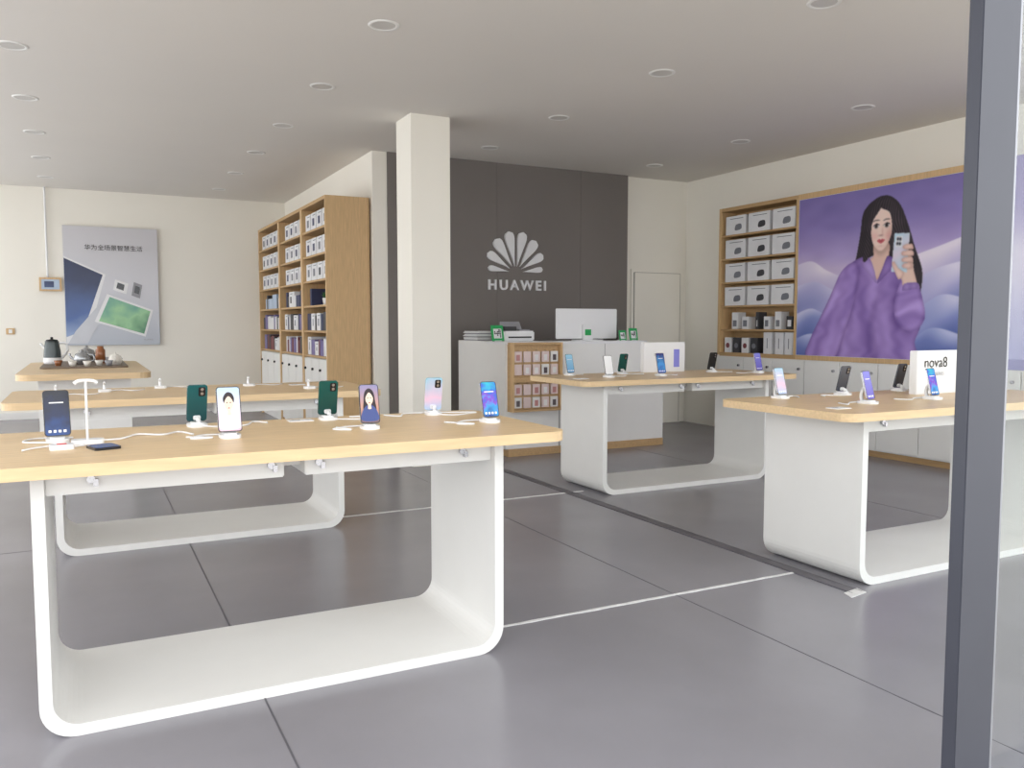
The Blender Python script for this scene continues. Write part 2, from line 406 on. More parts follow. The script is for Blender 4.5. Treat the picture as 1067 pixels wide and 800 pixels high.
for x, y, a in ((0.79, 3.46, 0.0), (0.62, 5.45, 0.0), (3.25, 5.2, 0.0), (3.2, 2.8, 0.0), (1.25, 5.55, 0.0)):
    mb = MB(); mb.prism(rr(-0.05, 0.05, -0.035, 0.035, 0.004), 0, 0.003, M_white2); mb.prism(rr(-0.035, 0.0, 0.0, 0.012, 0.002), 0.003, 0.0035, M_grey)
    mb.build('price_card', (x, y, z), a)
for x, y in ((0.1, 5.5), (0.42, 5.66), (0.95, 5.6), (-0.15, 5.3), (1.25, 5.2)):
    mb = MB(); mb.prism(rr(-0.035, 0.035, -0.04, 0.04, 0.02), 0, 0.014, M_white2)
    mb.tube([(0, 0.03, 0.01), (0, 0.04, 0.04), (0, 0.02, 0.055)], 0.008, M_white2)
    mb.tube([(0.03, 0, 0.006), (0.09, 0.05, 0.004), (0.15, -0.03, 0.004), (0.22, 0.03, 0.004)], 0.003, M_white2)
    mb.build('charging_stand', (x, y, z))

def signbox(x0, x1, y, h, art):
    mb = MB(); mb.box(x0, x1, y, y + 0.05, 0.85, 0.85 + h, M_white2, b=0.003)
    if art: mb.box(x1 - 0.12, x1 - 0.06, y - 0.001, y, 0.89, 0.85 + h - 0.06, G_lil)
    return mb.build('promo_sign_box')
s1 = signbox(4.14, 4.57, 5.64, 0.25, True)
text('print', 'nova', 0.05, Matrix.Translation((4.29, 5.637, 1.0)) @ Matrix.Rotation(R(90), 4, 'X'), M_grey, s1)
s2 = signbox(4.21, 4.62, 3.14, 0.25, False)
text('print', 'nova8', 0.085, Matrix.Translation((4.37, 3.137, 1.03)) @ Matrix.Rotation(R(90), 4, 'X'), M_ink, s2, 0, 0.0)
text('print_small', '5G  SERIES', 0.028, Matrix.Translation((4.38, 3.137, 0.965)) @ Matrix.Rotation(R(90), 4, 'X'), M_grey, s2)

# ------------------------------------------------------------------ bookshelf on the partition wall (opens toward -X)
X0, X1, Y0, Y1, ZT = 2.23, 2.695, 8.50, 12.15, 2.57
mb = MB()
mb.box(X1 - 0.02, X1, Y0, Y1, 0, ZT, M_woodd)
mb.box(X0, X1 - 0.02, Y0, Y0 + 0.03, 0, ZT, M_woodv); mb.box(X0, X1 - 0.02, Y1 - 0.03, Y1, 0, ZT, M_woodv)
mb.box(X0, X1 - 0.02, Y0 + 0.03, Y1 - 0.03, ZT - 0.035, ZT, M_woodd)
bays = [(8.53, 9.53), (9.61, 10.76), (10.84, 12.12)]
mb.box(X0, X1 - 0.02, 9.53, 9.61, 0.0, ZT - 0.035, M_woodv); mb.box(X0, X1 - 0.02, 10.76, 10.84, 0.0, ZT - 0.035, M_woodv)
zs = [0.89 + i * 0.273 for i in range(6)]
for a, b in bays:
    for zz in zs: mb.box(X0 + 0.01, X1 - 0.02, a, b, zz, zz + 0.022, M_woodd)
    mb.box(X0 + 0.03, X1 - 0.02, a, b, 0.0, 0.88, M_white)
    n = 3
    for i in range(n):
        w = (b - a) / n
        mb.box(X0 + 0.008, X0 + 0.03, a + i * w + 0.006, a + (i + 1) * w - 0.006, 0.07, 0.875, M_white)
        mb.cyl(0.014, 0.014, 0, 0.02, M_black, Matrix.Translation((X0 + 0.008, a + i * w + w * 0.82, 0.76)) @ Matrix.Rotation(R(-90), 4, 'Y'), n=12)
mb.build('bookshelf')
random.seed(11)
C_navy = mat('box_navy', (52, 58, 92), 0.5); C_pur = mat('box_purple', (122, 112, 160), 0.5); C_dgrey = mat('box_dark', (62, 62, 66), 0.5)
C_mar = mat('box_maroon', (120, 60, 66), 0.5); C_lb = mat('box_lightblue', (180, 196, 216), 0.5); C_pg = mat('print_grey', (120, 122, 130), 0.5)
C_box = mat('box_white', (228, 228, 230), 0.5)
mb = MB()
for bi, (a, b) in enumerate(bays):
    for r in range(6):
        zb = zs[r] + 0.022; y = a + 0.03
        while y < b - 0.12:
            if r >= 3: w = 0.21; h = 0.19; m = C_box
            elif r == 2: w = random.choice((0.07, 0.2)); h = random.choice((0.14, 0.19)); m = random.choice((C_navy, C_dgrey, C_box, C_lb))
            elif r == 1: w = random.choice((0.06, 0.1, 0.16)); h = 0.20 - random.random() * 0.05; m = random.choice((C_pur, C_navy, C_box, C_dgrey, C_box))
            else: w = random.choice((0.05, 0.08, 0.15)); h = 0.20 - random.random() * 0.05; m = random.choice((C_mar, C_pur, C_dgrey, C_box, C_box))
            if y + w > b - 0.02: break
            if r == 2 and bi == 0 and y < a + 0.75: y = a + 0.75; continue
            mb.box(X0 + 0.04, X0 + 0.26, y, y + w, zb, zb + h, m, b=0.003)
            if m is C_box and w > 0.12:
                mb.box(X0 + 0.0385, X0 + 0.04, y + 0.06, y + w - 0.07, zb + 0.05, zb + h - 0.06, random.choice((C_pg, C_navy, C_dgrey)))
                mb.box(X0 + 0.0385, X0 + 0.04, y + 0.015, y + w * 0.6, zb + h - 0.03, zb + h - 0.022, C_pg)
            y += w + (0.035 if r >= 3 else 0.012)
mb.build('product_boxes')
mb = MB(); random.seed(3)
M_leaf = mat('leaf', (60, 110, 60), 0.5, noise=0.3)
mb.lathe([(0.0, 0.0), (0.04, 0.0), (0.052, 0.08), (0.046, 0.08), (0.044, 0.06), (0, 0.06)], M_white2, n=16)
for i in range(60):
    a = random.random() * 6.28; e = random.uniform(0.1, 1.3); l = random.uniform(0.06, 0.10)
    M = Matrix.Translation((0, 0, 0.07)) @ Matrix.Rotation(a, 4, 'Z') @ Matrix.Rotation(-e, 4, 'Y')
    mb.add([(0.01, 0, 0), (l * .5, l * .25, .008), (l, 0, 0), (l * .5, -l * .25, .008)], [(0, 1, 2, 3)], M_leaf, M)
mb.build('potted_plant', (X0 + 0.14, 9.0, zs[2] + 0.022))

# ------------------------------------------------------------------ right wall: shelf, framed posters, base cabinets
XF = 6.60; XB = 6.858
mb = MB()
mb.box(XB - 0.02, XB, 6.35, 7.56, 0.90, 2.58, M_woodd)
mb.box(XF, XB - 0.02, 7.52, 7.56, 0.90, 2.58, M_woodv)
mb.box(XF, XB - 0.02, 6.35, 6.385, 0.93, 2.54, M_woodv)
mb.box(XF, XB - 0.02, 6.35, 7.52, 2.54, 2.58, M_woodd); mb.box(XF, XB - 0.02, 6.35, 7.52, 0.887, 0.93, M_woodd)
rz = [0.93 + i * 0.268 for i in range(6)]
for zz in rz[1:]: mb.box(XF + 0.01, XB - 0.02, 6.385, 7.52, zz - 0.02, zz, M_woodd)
mb.build('display_shelf')
mb = MB()
mb.box(XF + 0.0, XB, 1.6, 7.56, 0.06, 0.885, M_white)
mb.box(XF + 0.03, XB, 1.6, 7.56, 0.0, 0.06, M_woodd)
y = 7.55
while y > 1.9:
    mb.box(XF - 0.018, XF, y - 0.44, y - 0.006, 0.075, 0.875, M_white)
    mb.cyl(0.014, 0.014, 0, 0.02, M_metal, Matrix.Translation((XF - 0.018, y - 0.38, 0.79)) @ Matrix.Rotation(R(-90), 4, 'Y'), n=12)
    y -= 0.446
mb.build('base_cabinet')
mb = MB(); random.seed(8)
for r in range(6):
    zb = rz[r]
    if r >= 2:
        for k in range(3):
            y0 = 6.42 + k * 0.365
            mb.box(XF + 0.02, XF + 0.22, y0, y0 + 0.32, zb, zb + 0.21, C_box, b=0.003)
            mb.prism([(p.x, p.y) for p in crom([(-0.05, -0.03, 0), (-0.04, 0.02, 0), (0.0, 0.035, 0), (0.05, 0.03, 0), (0.055, -0.02, 0), (0, -0.035, 0)], 4, True)], 0, 0.001, C_pg if k != 1 else C_dgrey,
                     Matrix.Translation((XF + 0.02, y0 + 0.12, zb + 0.08)) @ Matrix.Rotation(R(-90), 4, 'Z') @ Matrix.Rotation(R(90), 4, 'X'))
            mb.box(XF + 0.0185, XF + 0.02, y0 + 0.04, y0 + 0.25, zb + 0.175, zb + 0.182, C_pg)
    elif r == 1:
        for k, w in enumerate((0.09, 0.09, 0.09, 0.05, 0.10, 0.10)):
            y0 = 6.44 + k * 0.165
            mb.box(XF + 0.04, XF + 0.16, y0, y0 + w, zb, zb + 0.14 + 0.05 * (k % 2), C_box if k % 3 else C_dgrey, b=0.003)
            mb.box(XF + 0.0385, XF + 0.04, y0 + 0.02, y0 + w - 0.02, zb + 0.03, zb + 0.10, C_pg if k % 3 else C_box)
    else:
        for k in range(4):
            y0 = 6.95 + k * 0.14
            mb.box(XF + 0.04, XF + 0.16, y0, y0 + 0.11, zb, zb + 0.17, C_box if k % 2 else C_dgrey, b=0.003)
            mb.cyl(0.03, 0.03, 0, 0.002, C_mar if k % 2 else C_pg, Matrix.Translation((XF + 0.04, y0 + 0.055, zb + 0.08)) @ Matrix.Rotation(R(-90), 4, 'Y'), n=16)
        for y0 in (6.42, 6.56, 6.73):
            mb.box(XF + 0.03, XF + 0.2, y0, y0 + 0.12, zb, zb + 0.235, C_box, b=0.004); mb.box(XF + 0.0285, XF + 0.03, y0 + 0.055, y0 + 0.065, zb + 0.06, zb + 0.17, C_pg)
mb.build('product_boxes')

# ------------------------------------------------------------------ portrait poster: printed picture as a dense colour-attribute mesh
GW, GH = 330, 290
TT, SS = np.mgrid[0:GH, 0:GW]
S = (SS + 0.5) / GW; T = (TT + 0.5) / GH
rng = np.random.default_rng(5)
def blur(a, sg):
    if sg <= 0: return a
    k = int(3 * sg) + 1; x = np.arange(-k, k + 1); g = np.exp(-x * x / (2 * sg * sg)); g /= g.sum()
    p = np.pad(a, ((k, k), (k, k)), mode='edge')
    p = np.apply_along_axis(lambda m: np.convolve(m, g, mode='valid'), 0, p)
    return np.apply_along_axis(lambda m: np.convolve(m, g, mode='valid'), 1, p)
def pmask(pts, smooth=True, soft=0.6):
    P = [(p.x, p.y) for p in crom([(a, b, 0) for a, b in pts], 6, True)] if smooth else pts
    m = np.zeros(S.shape, bool); n = len(P)
    for i in range(n):
        xa, ya = P[i]; xb, yb = P[(i + 1) % n]
        if ya == yb: continue
        c = ((ya > T) != (yb > T)) & (S < (xb - xa) * (T - ya) / (yb - ya) + xa)
        m ^= c
    return blur(m.astype(float), soft)
def smooth_noise(sx, sy, seed):
    r = np.random.default_rng(seed); g = r.random((GH, GW)); 
    k = blur_xy(g, sx, sy); k -= k.min(); k /= k.max(); return k
def blur_xy(a, sx, sy):
    for ax, sg in ((1, sx), (0, sy)):
        k = int(3 * sg) + 1; x = np.arange(-k, k + 1); g = np.exp(-x * x / (2 * sg * sg)); g /= g.sum()
        pad = ((k, k), (0, 0)) if ax == 0 else ((0, 0), (k, k))
        a = np.apply_along_axis(lambda m: np.convolve(m, g, mode='valid'), ax, np.pad(a, pad, mode='wrap'))
    return a
C = lambda r, g, b: np.array([r, g, b], float)
def ramp(v, stops):
    xs = [s[0] for s in stops]
    return np.stack([np.interp(v, xs, [s[1][i] for s in stops]) for i in range(3)], -1)
N1 = smooth_noise(40, 14, 1); N2 = smooth_noise(14, 6, 2); N3 = smooth_noise(5, 5, 3)
img = ramp(T + 0.10 * (N1 - 0.5), [(0, (124, 110, 172)), (0.18, (140, 124, 186)), (0.34, (172, 154, 206)), (0.46, (206, 188, 222)), (0.6, (214, 200, 230)), (1, (200, 196, 230))])
img += (N2[..., None] - 0.5) * 16
def comp(m, col):
    global img
    img = img * (1 - m[..., None]) + col * m[..., None]
def dune(ridge, light, midc, dark, depth, seed):
    r = crom([(a, b, 0) for a, b in ridge], 8); xs = [p.x for p in r]; ys = [p.y for p in r]
    ry = np.interp(S, xs, ys); d = (T - ry) / depth
    wav = 0.5 + 0.5 * np.sin(S * (9 + seed) + T * 14 + 3 * N1 + seed)
    v = np.clip(d * 0.8 + 0.35 * wav - 0.1, 0, 1)
    m = np.clip((T - ry) * GH / 2.0 + 0.5, 0, 1)
    comp(m, ramp(v, [(0, light), (0.45, midc), (1, dark)]))
dune([(-0.02, 0.42), (0.10, 0.40), (0.22, 0.47), (0.38, 0.52), (0.6, 0.46), (0.8, 0.40), (0.9, 0.37), (1.02, 0.33)], (236, 226, 242), (196, 186, 222), (150, 148, 200), 0.22, 1)
dune([(-0.02, 0.56), (0.12, 0.53), (0.24, 0.58), (0.4, 0.66), (0.7, 0.58), (0.86, 0.50), (1.02, 0.46)], (226, 220, 242), (172, 170, 216), (118, 128, 190), 0.22, 3)
dune([(-0.02, 0.74), (0.10, 0.70), (0.22, 0.74), (0.5, 0.80), (0.76, 0.72), (0.9, 0.64), (1.02, 0.66)], (206, 206, 236), (136, 146, 204), (84, 100, 168), 0.22, 5)
dune([(-0.02, 0.90), (0.12, 0.86), (0.3, 0.92), (0.7, 0.90), (0.86, 0.82), (1.02, 0.86)], (190, 196, 232), (112, 126, 190), (70, 86, 152), 0.14, 7)
# hair behind
hair_tex = 0.5 + 0.5 * np.sin((S * 1.0 + 0.06 * np.sin(T * 9)) * 420 + N3 * 6)
def haircol(gain=1.0): return ramp(np.clip(hair_tex * 0.5 * gain + 0.35 * N2, 0, 1), [(0, (24, 18, 26)), (0.6, (44, 34, 42)), (1, (84, 66, 78))])
comp(pmask([(0.50, 0.075), (0.44, 0.14), (0.425, 0.26), (0.41, 0.36), (0.40, 0.44), (0.45, 0.46), (0.5, 0.40), (0.62, 0.42), (0.74, 0.56), (0.775, 0.68), (0.80, 0.52), (0.75, 0.36), (0.705, 0.22), (0.655, 0.11), (0.58, 0.055)]), haircol())
# blouse
def cloth(m, fx, fy, ph, base=(162, 132, 202), amp=30, edge=1.0):
    f = np.sin((S * fx + T * fy + 0.10 * N1 * fx + 0.06 * N2 * fy) * 6.283 + ph) * 0.6 + np.sin((S * fx * 2.3 + T * fy * 1.6 + N2) * 6.283 + ph * 2) * 0.4
    e = np.clip((blur(m, 5) - 0.5) * 2.2, 0, 1)
    col = np.array(base, float)[None, None, :] + (f * amp)[..., None] * np.array([1, 1, 0.85]) - ((1 - e) * 34 * edge)[..., None]
    comp(m, col)
body = pmask([(0.46, 0.40), (0.37, 0.43), (0.30, 0.49), (0.24, 0.62), (0.17, 0.76), (0.10, 0.90), (0.08, 1.01), (0.30, 1.01), (0.55, 1.01), (0.78, 1.01), (0.77, 0.90), (0.80, 0.80), (0.78, 0.66), (0.74, 0.52), (0.69, 0.45), (0.60, 0.41), (0.54, 0.46)])
cloth(body, 4.5, -0.6, 0.4, (156, 126, 196), 22)
# near sleeve hanging left, with gap shadow to the torso
slv = pmask([(0.37, 0.43), (0.30, 0.49), (0.24, 0.62), (0.17, 0.76), (0.10, 0.90), (0.08, 1.01), (0.27, 1.01), (0.33, 0.86), (0.38, 0.72), (0.41, 0.58), (0.42, 0.46)])
sh = blur(slv, 6) * body * (1 - slv)
img -= (sh * 60)[..., None]
cloth(slv, 5.0, 2.6, 1.0, (168, 138, 208), 22)
img -= (pmask([(0.555, 0.60), (0.53, 0.80), (0.56, 0.99), (0.50, 0.99), (0.49, 0.78)], soft=4) * body * 26)[..., None]
fs = pmask([(0.67, 0.58), (0.645, 0.70), (0.67, 0.80), (0.76, 0.84), (0.82, 0.77), (0.805, 0.66), (0.77, 0.57), (0.70, 0.555)])
img -= (blur(fs, 7) * (1 - fs) * body * 70)[..., None]
cloth(fs, 1.0, 6.0, 0.0, (166, 136, 206), 24)
# neck and open collar
skin = (242, 212, 198)
def skinp(m, base=skin, sh=26):
    e = np.clip((blur(m, 3) - 0.45) * 2.0, 0, 1)
    comp(m, np.array(base, float)[None, None, :] - ((1 - e) * sh)[..., None] * np.array([0.7, 1.0, 1.0]))
nk = pmask([(0.515, 0.33), (0.51, 0.40), (0.48, 0.43), (0.535, 0.54), (0.585, 0.44), (0.605, 0.40), (0.60, 0.33)])
skinp(nk, (232, 196, 182))
img -= (pmask([(0.51, 0.36), (0.555, 0.40), (0.605, 0.36), (0.60, 0.32), (0.52, 0.32)], soft=3) * nk * 34)[..., None]
c1 = pmask([(0.48, 0.405), (0.435, 0.44), (0.485, 0.50), (0.535, 0.56), (0.515, 0.47)]); cloth(c1, 3, 3, 0, (184, 156, 220), 12)
c2 = pmask([(0.60, 0.405), (0.645, 0.45), (0.585, 0.52), (0.538, 0.56), (0.57, 0.47)]); cloth(c2, 3, -3, 0, (150, 120, 192), 12)
# face
fc = pmask([(0.495, 0.19), (0.491, 0.26), (0.505, 0.325), (0.53, 0.36), (0.553, 0.374), (0.58, 0.357), (0.607, 0.31), (0.622, 0.25), (0.625, 0.19), (0.60, 0.13), (0.55, 0.11), (0.51, 0.135)])
skinp(fc, (246, 218, 206), 20)
g = lambda cx, cy, rx, ry: np.exp(-((S - cx) / rx) ** 2 - ((T - cy) / ry) ** 2)
img -= (g(0.615, 0.28, 0.03, 0.08) * fc * 1.0)[..., None] * C(20, 30, 30)
img -= ((g(0.515, 0.285, 0.02, 0.025) + g(0.595, 0.285, 0.02, 0.025)) * fc)[..., None] * C(4, 22, 18)
img -= (g(0.562, 0.262, 0.007, 0.028) * fc)[..., None] * C(16, 26, 26)
img -= (g(0.552, 0.283, 0.014, 0.006) * fc)[..., None] * C(50, 66, 62)
img -= (g(0.554, 0.345, 0.022, 0.007) * fc)[..., None] * C(14, 20, 20)
for cx in (0.523, 0.586):
    comp(pmask([(cx - 0.019, 0.229), (cx - 0.004, 0.219), (cx + 0.010, 0.220), (cx + 0.019, 0.229), (cx, 0.236)], soft=0.5), C(240, 232, 230)[None, None, :])
    comp(np.clip(g(cx, 0.228, 0.0085, 0.0095) * 1.8, 0, 1), C(36, 24, 28)[None, None, :])
    comp(pmask([(cx - 0.023, 0.228), (cx - 0.004, 0.213), (cx + 0.012, 0.214), (cx + 0.023, 0.226), (cx + 0.01, 0.2205), (cx - 0.006, 0.220)], soft=0.5), C(40, 26, 32)[None, None, :])
    comp(pmask([(cx - 0.024, 0.200), (cx, 0.188), (cx + 0.024, 0.197), (cx, 0.197)], soft=0.7) * 0.8, C(70, 52, 54)[None, None, :])
comp(pmask([(0.530, 0.313), (0.544, 0.304), (0.553, 0.308), (0.562, 0.304), (0.578, 0.312), (0.554, 0.330)], soft=0.6), C(204, 92, 100)[None, None, :])
comp(pmask([(0.532, 0.3135), (0.554, 0.3125), (0.576, 0.3135), (0.554, 0.316)], soft=0.5), C(140, 50, 62)[None, None, :])
# front locks
comp(pmask([(0.552, 0.085), (0.50, 0.115), (0.47, 0.20), (0.462, 0.30), (0.445, 0.42), (0.478, 0.41), (0.490, 0.29), (0.500, 0.20), (0.548, 0.125)]), haircol(1.4))
comp(pmask([(0.552, 0.085), (0.552, 0.125), (0.60, 0.155), (0.618, 0.23), (0.620, 0.34), (0.655, 0.45), (0.70, 0.44), (0.685, 0.26), (0.645, 0.13), (0.60, 0.08)]), haircol(1.4))
# hand: palm and wrist
palm = pmask([(0.715, 0.40), (0.742, 0.44), (0.752, 0.50), (0.768, 0.58), (0.70, 0.60), (0.685, 0.55), (0.66, 0.51), (0.69, 0.49)])
skinp(palm, (236, 204, 190), 30)
# handset
hs = pmask([(0.635, 0.280), (0.722, 0.287), (0.712, 0.506), (0.621, 0.498)], False)
comp(hs, ramp(np.clip((T - 0.28) / 0.22 + (S - 0.67) * 3, 0, 1), [(0, (196, 222, 238)), (0.5, (232, 220, 236)), (1, (196, 220, 236))]))
comp(pmask([(0.645, 0.297), (0.682, 0.300), (0.679, 0.362), (0.641, 0.358)], False), C(238, 240, 246)[None, None, :])
for q in ((0.655, 0.314), (0.669, 0.316), (0.653, 0.340), (0.667, 0.342)): comp(np.clip(g(q[0], q[1], 0.006, 0.008) * 1.6, 0, 1), C(50, 52, 66)[None, None, :])
# four fingers of unequal length round the edge, thumb along the near edge
for a, b, l in ((0.724, 0.362, 0.040), (0.727, 0.398, 0.050), (0.725, 0.434, 0.046), (0.719, 0.468, 0.036)):
    fm = pmask([(a + 0.020, b + 0.016), (a + 0.012, b - 0.013), (a - l + 0.012, b - 0.011), (a - l, b), (a - l + 0.010, b + 0.013), (a, b + 0.018)])
    img -= (blur(fm, 2) * (1 - fm) * 60)[..., None]
    skinp(fm, (244, 214, 202), 44)
th = pmask([(0.668, 0.545), (0.645, 0.505), (0.624, 0.452), (0.630, 0.440), (0.641, 0.446), (0.662, 0.478), (0.695, 0.51)])
img -= (blur(th, 2) * (1 - th) * 40)[..., None]
skinp(th, (244, 214, 202), 40)
cf = pmask([(0.695, 0.575), (0.73, 0.565), (0.775, 0.57), (0.785, 0.60), (0.74, 0.605), (0.69, 0.61)]); cloth(cf, 8, 1, 0, (178, 150, 216), 14)
img = np.clip(img, 0, 255) / 255.0
lin = np.where(img <= 0.04045, img / 12.92, ((img + 0.055) / 1.055) ** 2.4)

M_print = bpy.data.materials.new('poster_print'); M_print.use_nodes = True
nt = M_print.node_tree; bb = nt.nodes['Principled BSDF']; bb.inputs['Roughness'].default_value = 0.5
at = nt.nodes.new('ShaderNodeAttribute'); at.attribute_name = 'print'; nt.links.new(at.outputs['Color'], bb.inputs['Base Color'])
PX = 6.592
py0, py1, pz1, pz0 = 6.335, 4.535, 2.522, 0.935
vs = []
for j in range(GH + 1):
    zc = pz1 + (pz0 - pz1) * j / GH
    for i in range(GW + 1): vs.append((PX, py0 + (py1 - py0) * i / GW, zc))
fs = [(j * (GW + 1) + i, (j + 1) * (GW + 1) + i, (j + 1) * (GW + 1) + i + 1, j * (GW + 1) + i + 1) for j in range(GH) for i in range(GW)]
me = bpy.data.meshes.new('printed_picture'); me.from_pydata(vs, [], fs); me.materials.append(M_print)
ca = me.color_attributes.new('print', 'FLOAT_COLOR', 'CORNER')
# bilinear: vertex colours averaged from neighbouring cells
pl = np.pad(lin, ((1, 1), (1, 1), (0, 0)), mode='edge')
vc = (pl[:-1, :-1] + pl[1:, :-1] + pl[:-1, 1:] + pl[1:, 1:]) / 4.0
vc = vc.reshape(-1, 3)
fi = np.array(fs).reshape(-1)
cols = np.ones((len(fi), 4), np.float32); cols[:, :3] = vc[fi]
ca.data.foreach_set('color', cols.reshape(-1)); me.update()
mb = MB()
mb.box(PX + 0.001, PX + 0.02, 4.53, 6.34, 0.932, 2.528, M_white)
mb.box(PX + 0.02, XB, 4.47, 6.345, 0.93, 2.54, M_woodd)
mb.box(PX - 0.004, XB, 4.44, 6.345, 2.525, 2.58, M_woodv); mb.box(PX - 0.004, XB, 4.44, 6.345, 0.887, 0.933, M_woodv)
mb.box(PX - 0.004, XB, 4.47, 4.533, 0.93, 2.53, M_woodv)
pp = mb.build('portrait_poster')
pic = bpy.data.objects.new('printed_picture', me); COL.objects.link(pic); pic.parent = pp

G_bg = mat_grad('poster_sky', [(0.0, (150, 150, 206)), (0.3, (190, 184, 222)), (0.5, (214, 204, 230)), (0.66, (182, 168, 212)), (0.85, (142, 126, 190)), (1.0, (128, 112, 180))],
                axis='Z', lo=0.92, hi=2.52, rough=0.45, noise=0.35, nscale=1.3, stretch=(1, 0.7, 1.6))
mb = MB(); mb.box(PX, XB, 3.14, 4.43, 0.887, 2.58, G_bg); p2 = mb.build('lilac_poster')
text('print', 'nova 8', 0.30, Matrix.Translation((PX - 0.002, 4.2, 1.9)) @ Matrix.Rotation(R(-90), 4, 'Z') @ Matrix.Rotation(R(90), 4, 'X') @ Matrix.Rotation(R(90), 4, 'Z'), M_screenblk, p2)

# ------------------------------------------------------------------ far-wall poster
mb = MB()
QX0, QX1, QT, QB = -0.21, 0.95, 2.565, 0.97
mb.box(QX0, QX1, 12.61, 12.645, QB, QT, mat_grad('poster_grey', [(0, (190, 196, 206)), (0.5, (216, 216, 222)), (1, (206, 204, 208))], lo=QB, hi=QT, noise=0.2, nscale=1, rough=0.6), b=0.004)
def QM(layer): return Matrix(((QX1 - QX0, 0, 0, QX0), (0, 0, -1, 12.61 - 0.0012 * layer), (0, QB - QT, 0, QT), (0, 0, 0, 1)))
def qart(pts, m, layer): mb.add([(a, b, 0) for a, b in pts], [list(range(len(pts)))], m, QM(layer))
G_tab = mat_grad('tablet_dark', [(0, (170, 190, 220)), (0.3, (70, 100, 160)), (0.7, (36, 50, 90)), (1, (30, 38, 70))], lo=1.0, hi=2.2, noise=0.3, nscale=3)
G_tabg = mat_grad('tablet_green', [(0, (60, 120, 90)), (0.5, (150, 200, 150)), (1, (70, 140, 140))], lo=1.1, hi=1.7, noise=1.3, nscale=4)
qart([(0.004, 0.255), (0.43, 0.40), (0.24, 0.90), (0.004, 0.99)], M_white2, 1)
qart([(0.004, 0.27), (0.40, 0.405), (0.18, 0.88), (0.004, 0.93)], G_tab, 2)
qart([(0.10, 0.88), (0.46, 0.56), (0.52, 0.58), (0.22, 0.985), (0.02, 0.985)], mat('poster_silver', (206, 208, 214), 0.4), 3)
qart([(0.44, 0.565), (0.93, 0.70), (0.84, 0.93), (0.30, 0.80)], M_white2, 4)
qart([(0.465, 0.59), (0.90, 0.71), (0.825, 0.905), (0.345, 0.795)], G_tabg, 5)
qart([(0.53, 0.44), (0.67, 0.475), (0.645, 0.565), (0.505, 0.53)], M_white2, 4); qart([(0.555, 0.465), (0.63, 0.485), (0.615, 0.535), (0.54, 0.515)], M_screenblk, 5)
qart([(0.73, 0.46), (0.82, 0.485), (0.79, 0.60), (0.70, 0.575)], M_grey, 4); qart([(0.745, 0.49), (0.795, 0.505), (0.78, 0.565), (0.73, 0.55)], M_screenblk, 5)
p = mb.build('product_poster')
text('print', '华为全场景智慧生活', 0.080, Matrix.Translation((0.40, 12.604, 2.28)) @ Matrix.Rotation(R(90), 4, 'X'), M_ink, p)
text('print_small', 'HUAWEI', 0.03, Matrix.Translation((0.80, 12.604, 1.04)) @ Matrix.Rotation(R(90), 4, 'X'), M_grey, p)
mb = MB(); mb.box(-0.50, -0.24, 12.62, 12.645, 1.69, 1.87, M_woodv); mb.box(-0.475, -0.265, 12.616, 12.62, 1.715, 1.845, C_lb); mb.box(-0.44, -0.33, 12.614, 12.616, 1.74, 1.82, G_tab)
mb.build('framed_certificate')
mb = MB(); mb.tube([(-0.40, 12.632, 1.87), (-0.40, 12.632, 2.5), (-0.40, 12.632, H)], 0.013, M_white2); mb.build('wall_conduit')
mb = MB(); mb.box(-0.90, -0.80, 12.655, 12.67, 1.12, 1.20, M_woodv, b=0.004); mb.box(-0.87, -0.83, 12.65, 12.655, 1.135, 1.185, M_white); mb.build('wall_switch')

# ------------------------------------------------------------------ reception counter
mb = MB()
mb.box(3.51, 5.12, 6.95, 7.35, 0.07, 1.06, M_white); mb.box(3.51, 5.13, 6.94, 7.36, 1.06, 1.085, M_white2)
mb.box(3.51, 4.10, 7.35, 8.05, 0.07, 1.085, M_white)
mb.box(4.10, 5.30, 7.35, 7.75, 0.70, 0.75, M_wood)
mb.box(5.12, 5.35, 6.95, 7.75, 0.07, 0.80, M_white)
mb.box(3.53, 5.34, 6.93, 7.33, 0.0, 0.07, M_woodd); mb.box(3.53, 4.08, 7.33, 8.03, 0.0, 0.07, M_woodd)
mb.box(3.53, 4.07, 6.89, 6.95, 0.43, 1.08, M_woodd)
mb.box(3.53, 3.55, 6.84, 6.89, 0.43, 1.08, M_woodv); mb.box(4.05, 4.07, 6.84, 6.89, 0.43, 1.08, M_woodv)
for zz in (0.43, 0.735, 1.06): mb.box(3.55, 4.05, 6.84, 6.89, zz, zz + 0.02, M_woodd)
mb.box(3.55, 4.05, 6.845, 6.89, 0.71, 0.735, M_woodd)
M_gapb = mat('counter_reveal', (170, 168, 166), 0.6)
mb.box(4.09, 4.105, 6.945, 6.95, 0.07, 1.06, M_gapb); mb.box(4.62, 4.625, 6.947, 6.95, 0.07, 1.06, M_gapb)
mb.build('reception_counter')
mb = MB(); random.seed(5)
C_pk = [mat('pack_pink', (222, 202, 198), 0.4), mat('pack_white', (228, 226, 224), 0.4), mat('pack_dark', (90, 80, 84), 0.4), mat('pack_rose', (190, 134, 132), 0.4)]
for zb in (0.465, 0.775):
    for k in range(5):
        x = 3.562 + k * 0.098
        for j in range(2):
            z0 = zb + j * 0.122
            mb.box(x, x + 0.078, 6.865, 6.885, z0, z0 + 0.10, random.choice(C_pk[:2]), b=0.002)
            mb.box(x + 0.02, x + 0.056, 6.862, 6.865, z0 + 0.015, z0 + 0.07, random.choice(C_pk))
        mb.tube([(x + 0.04, 6.888, zb + 0.232), (x + 0.04, 6.862, zb + 0.234)], 0.003, M_metal)
mb.build('accessory_packs')

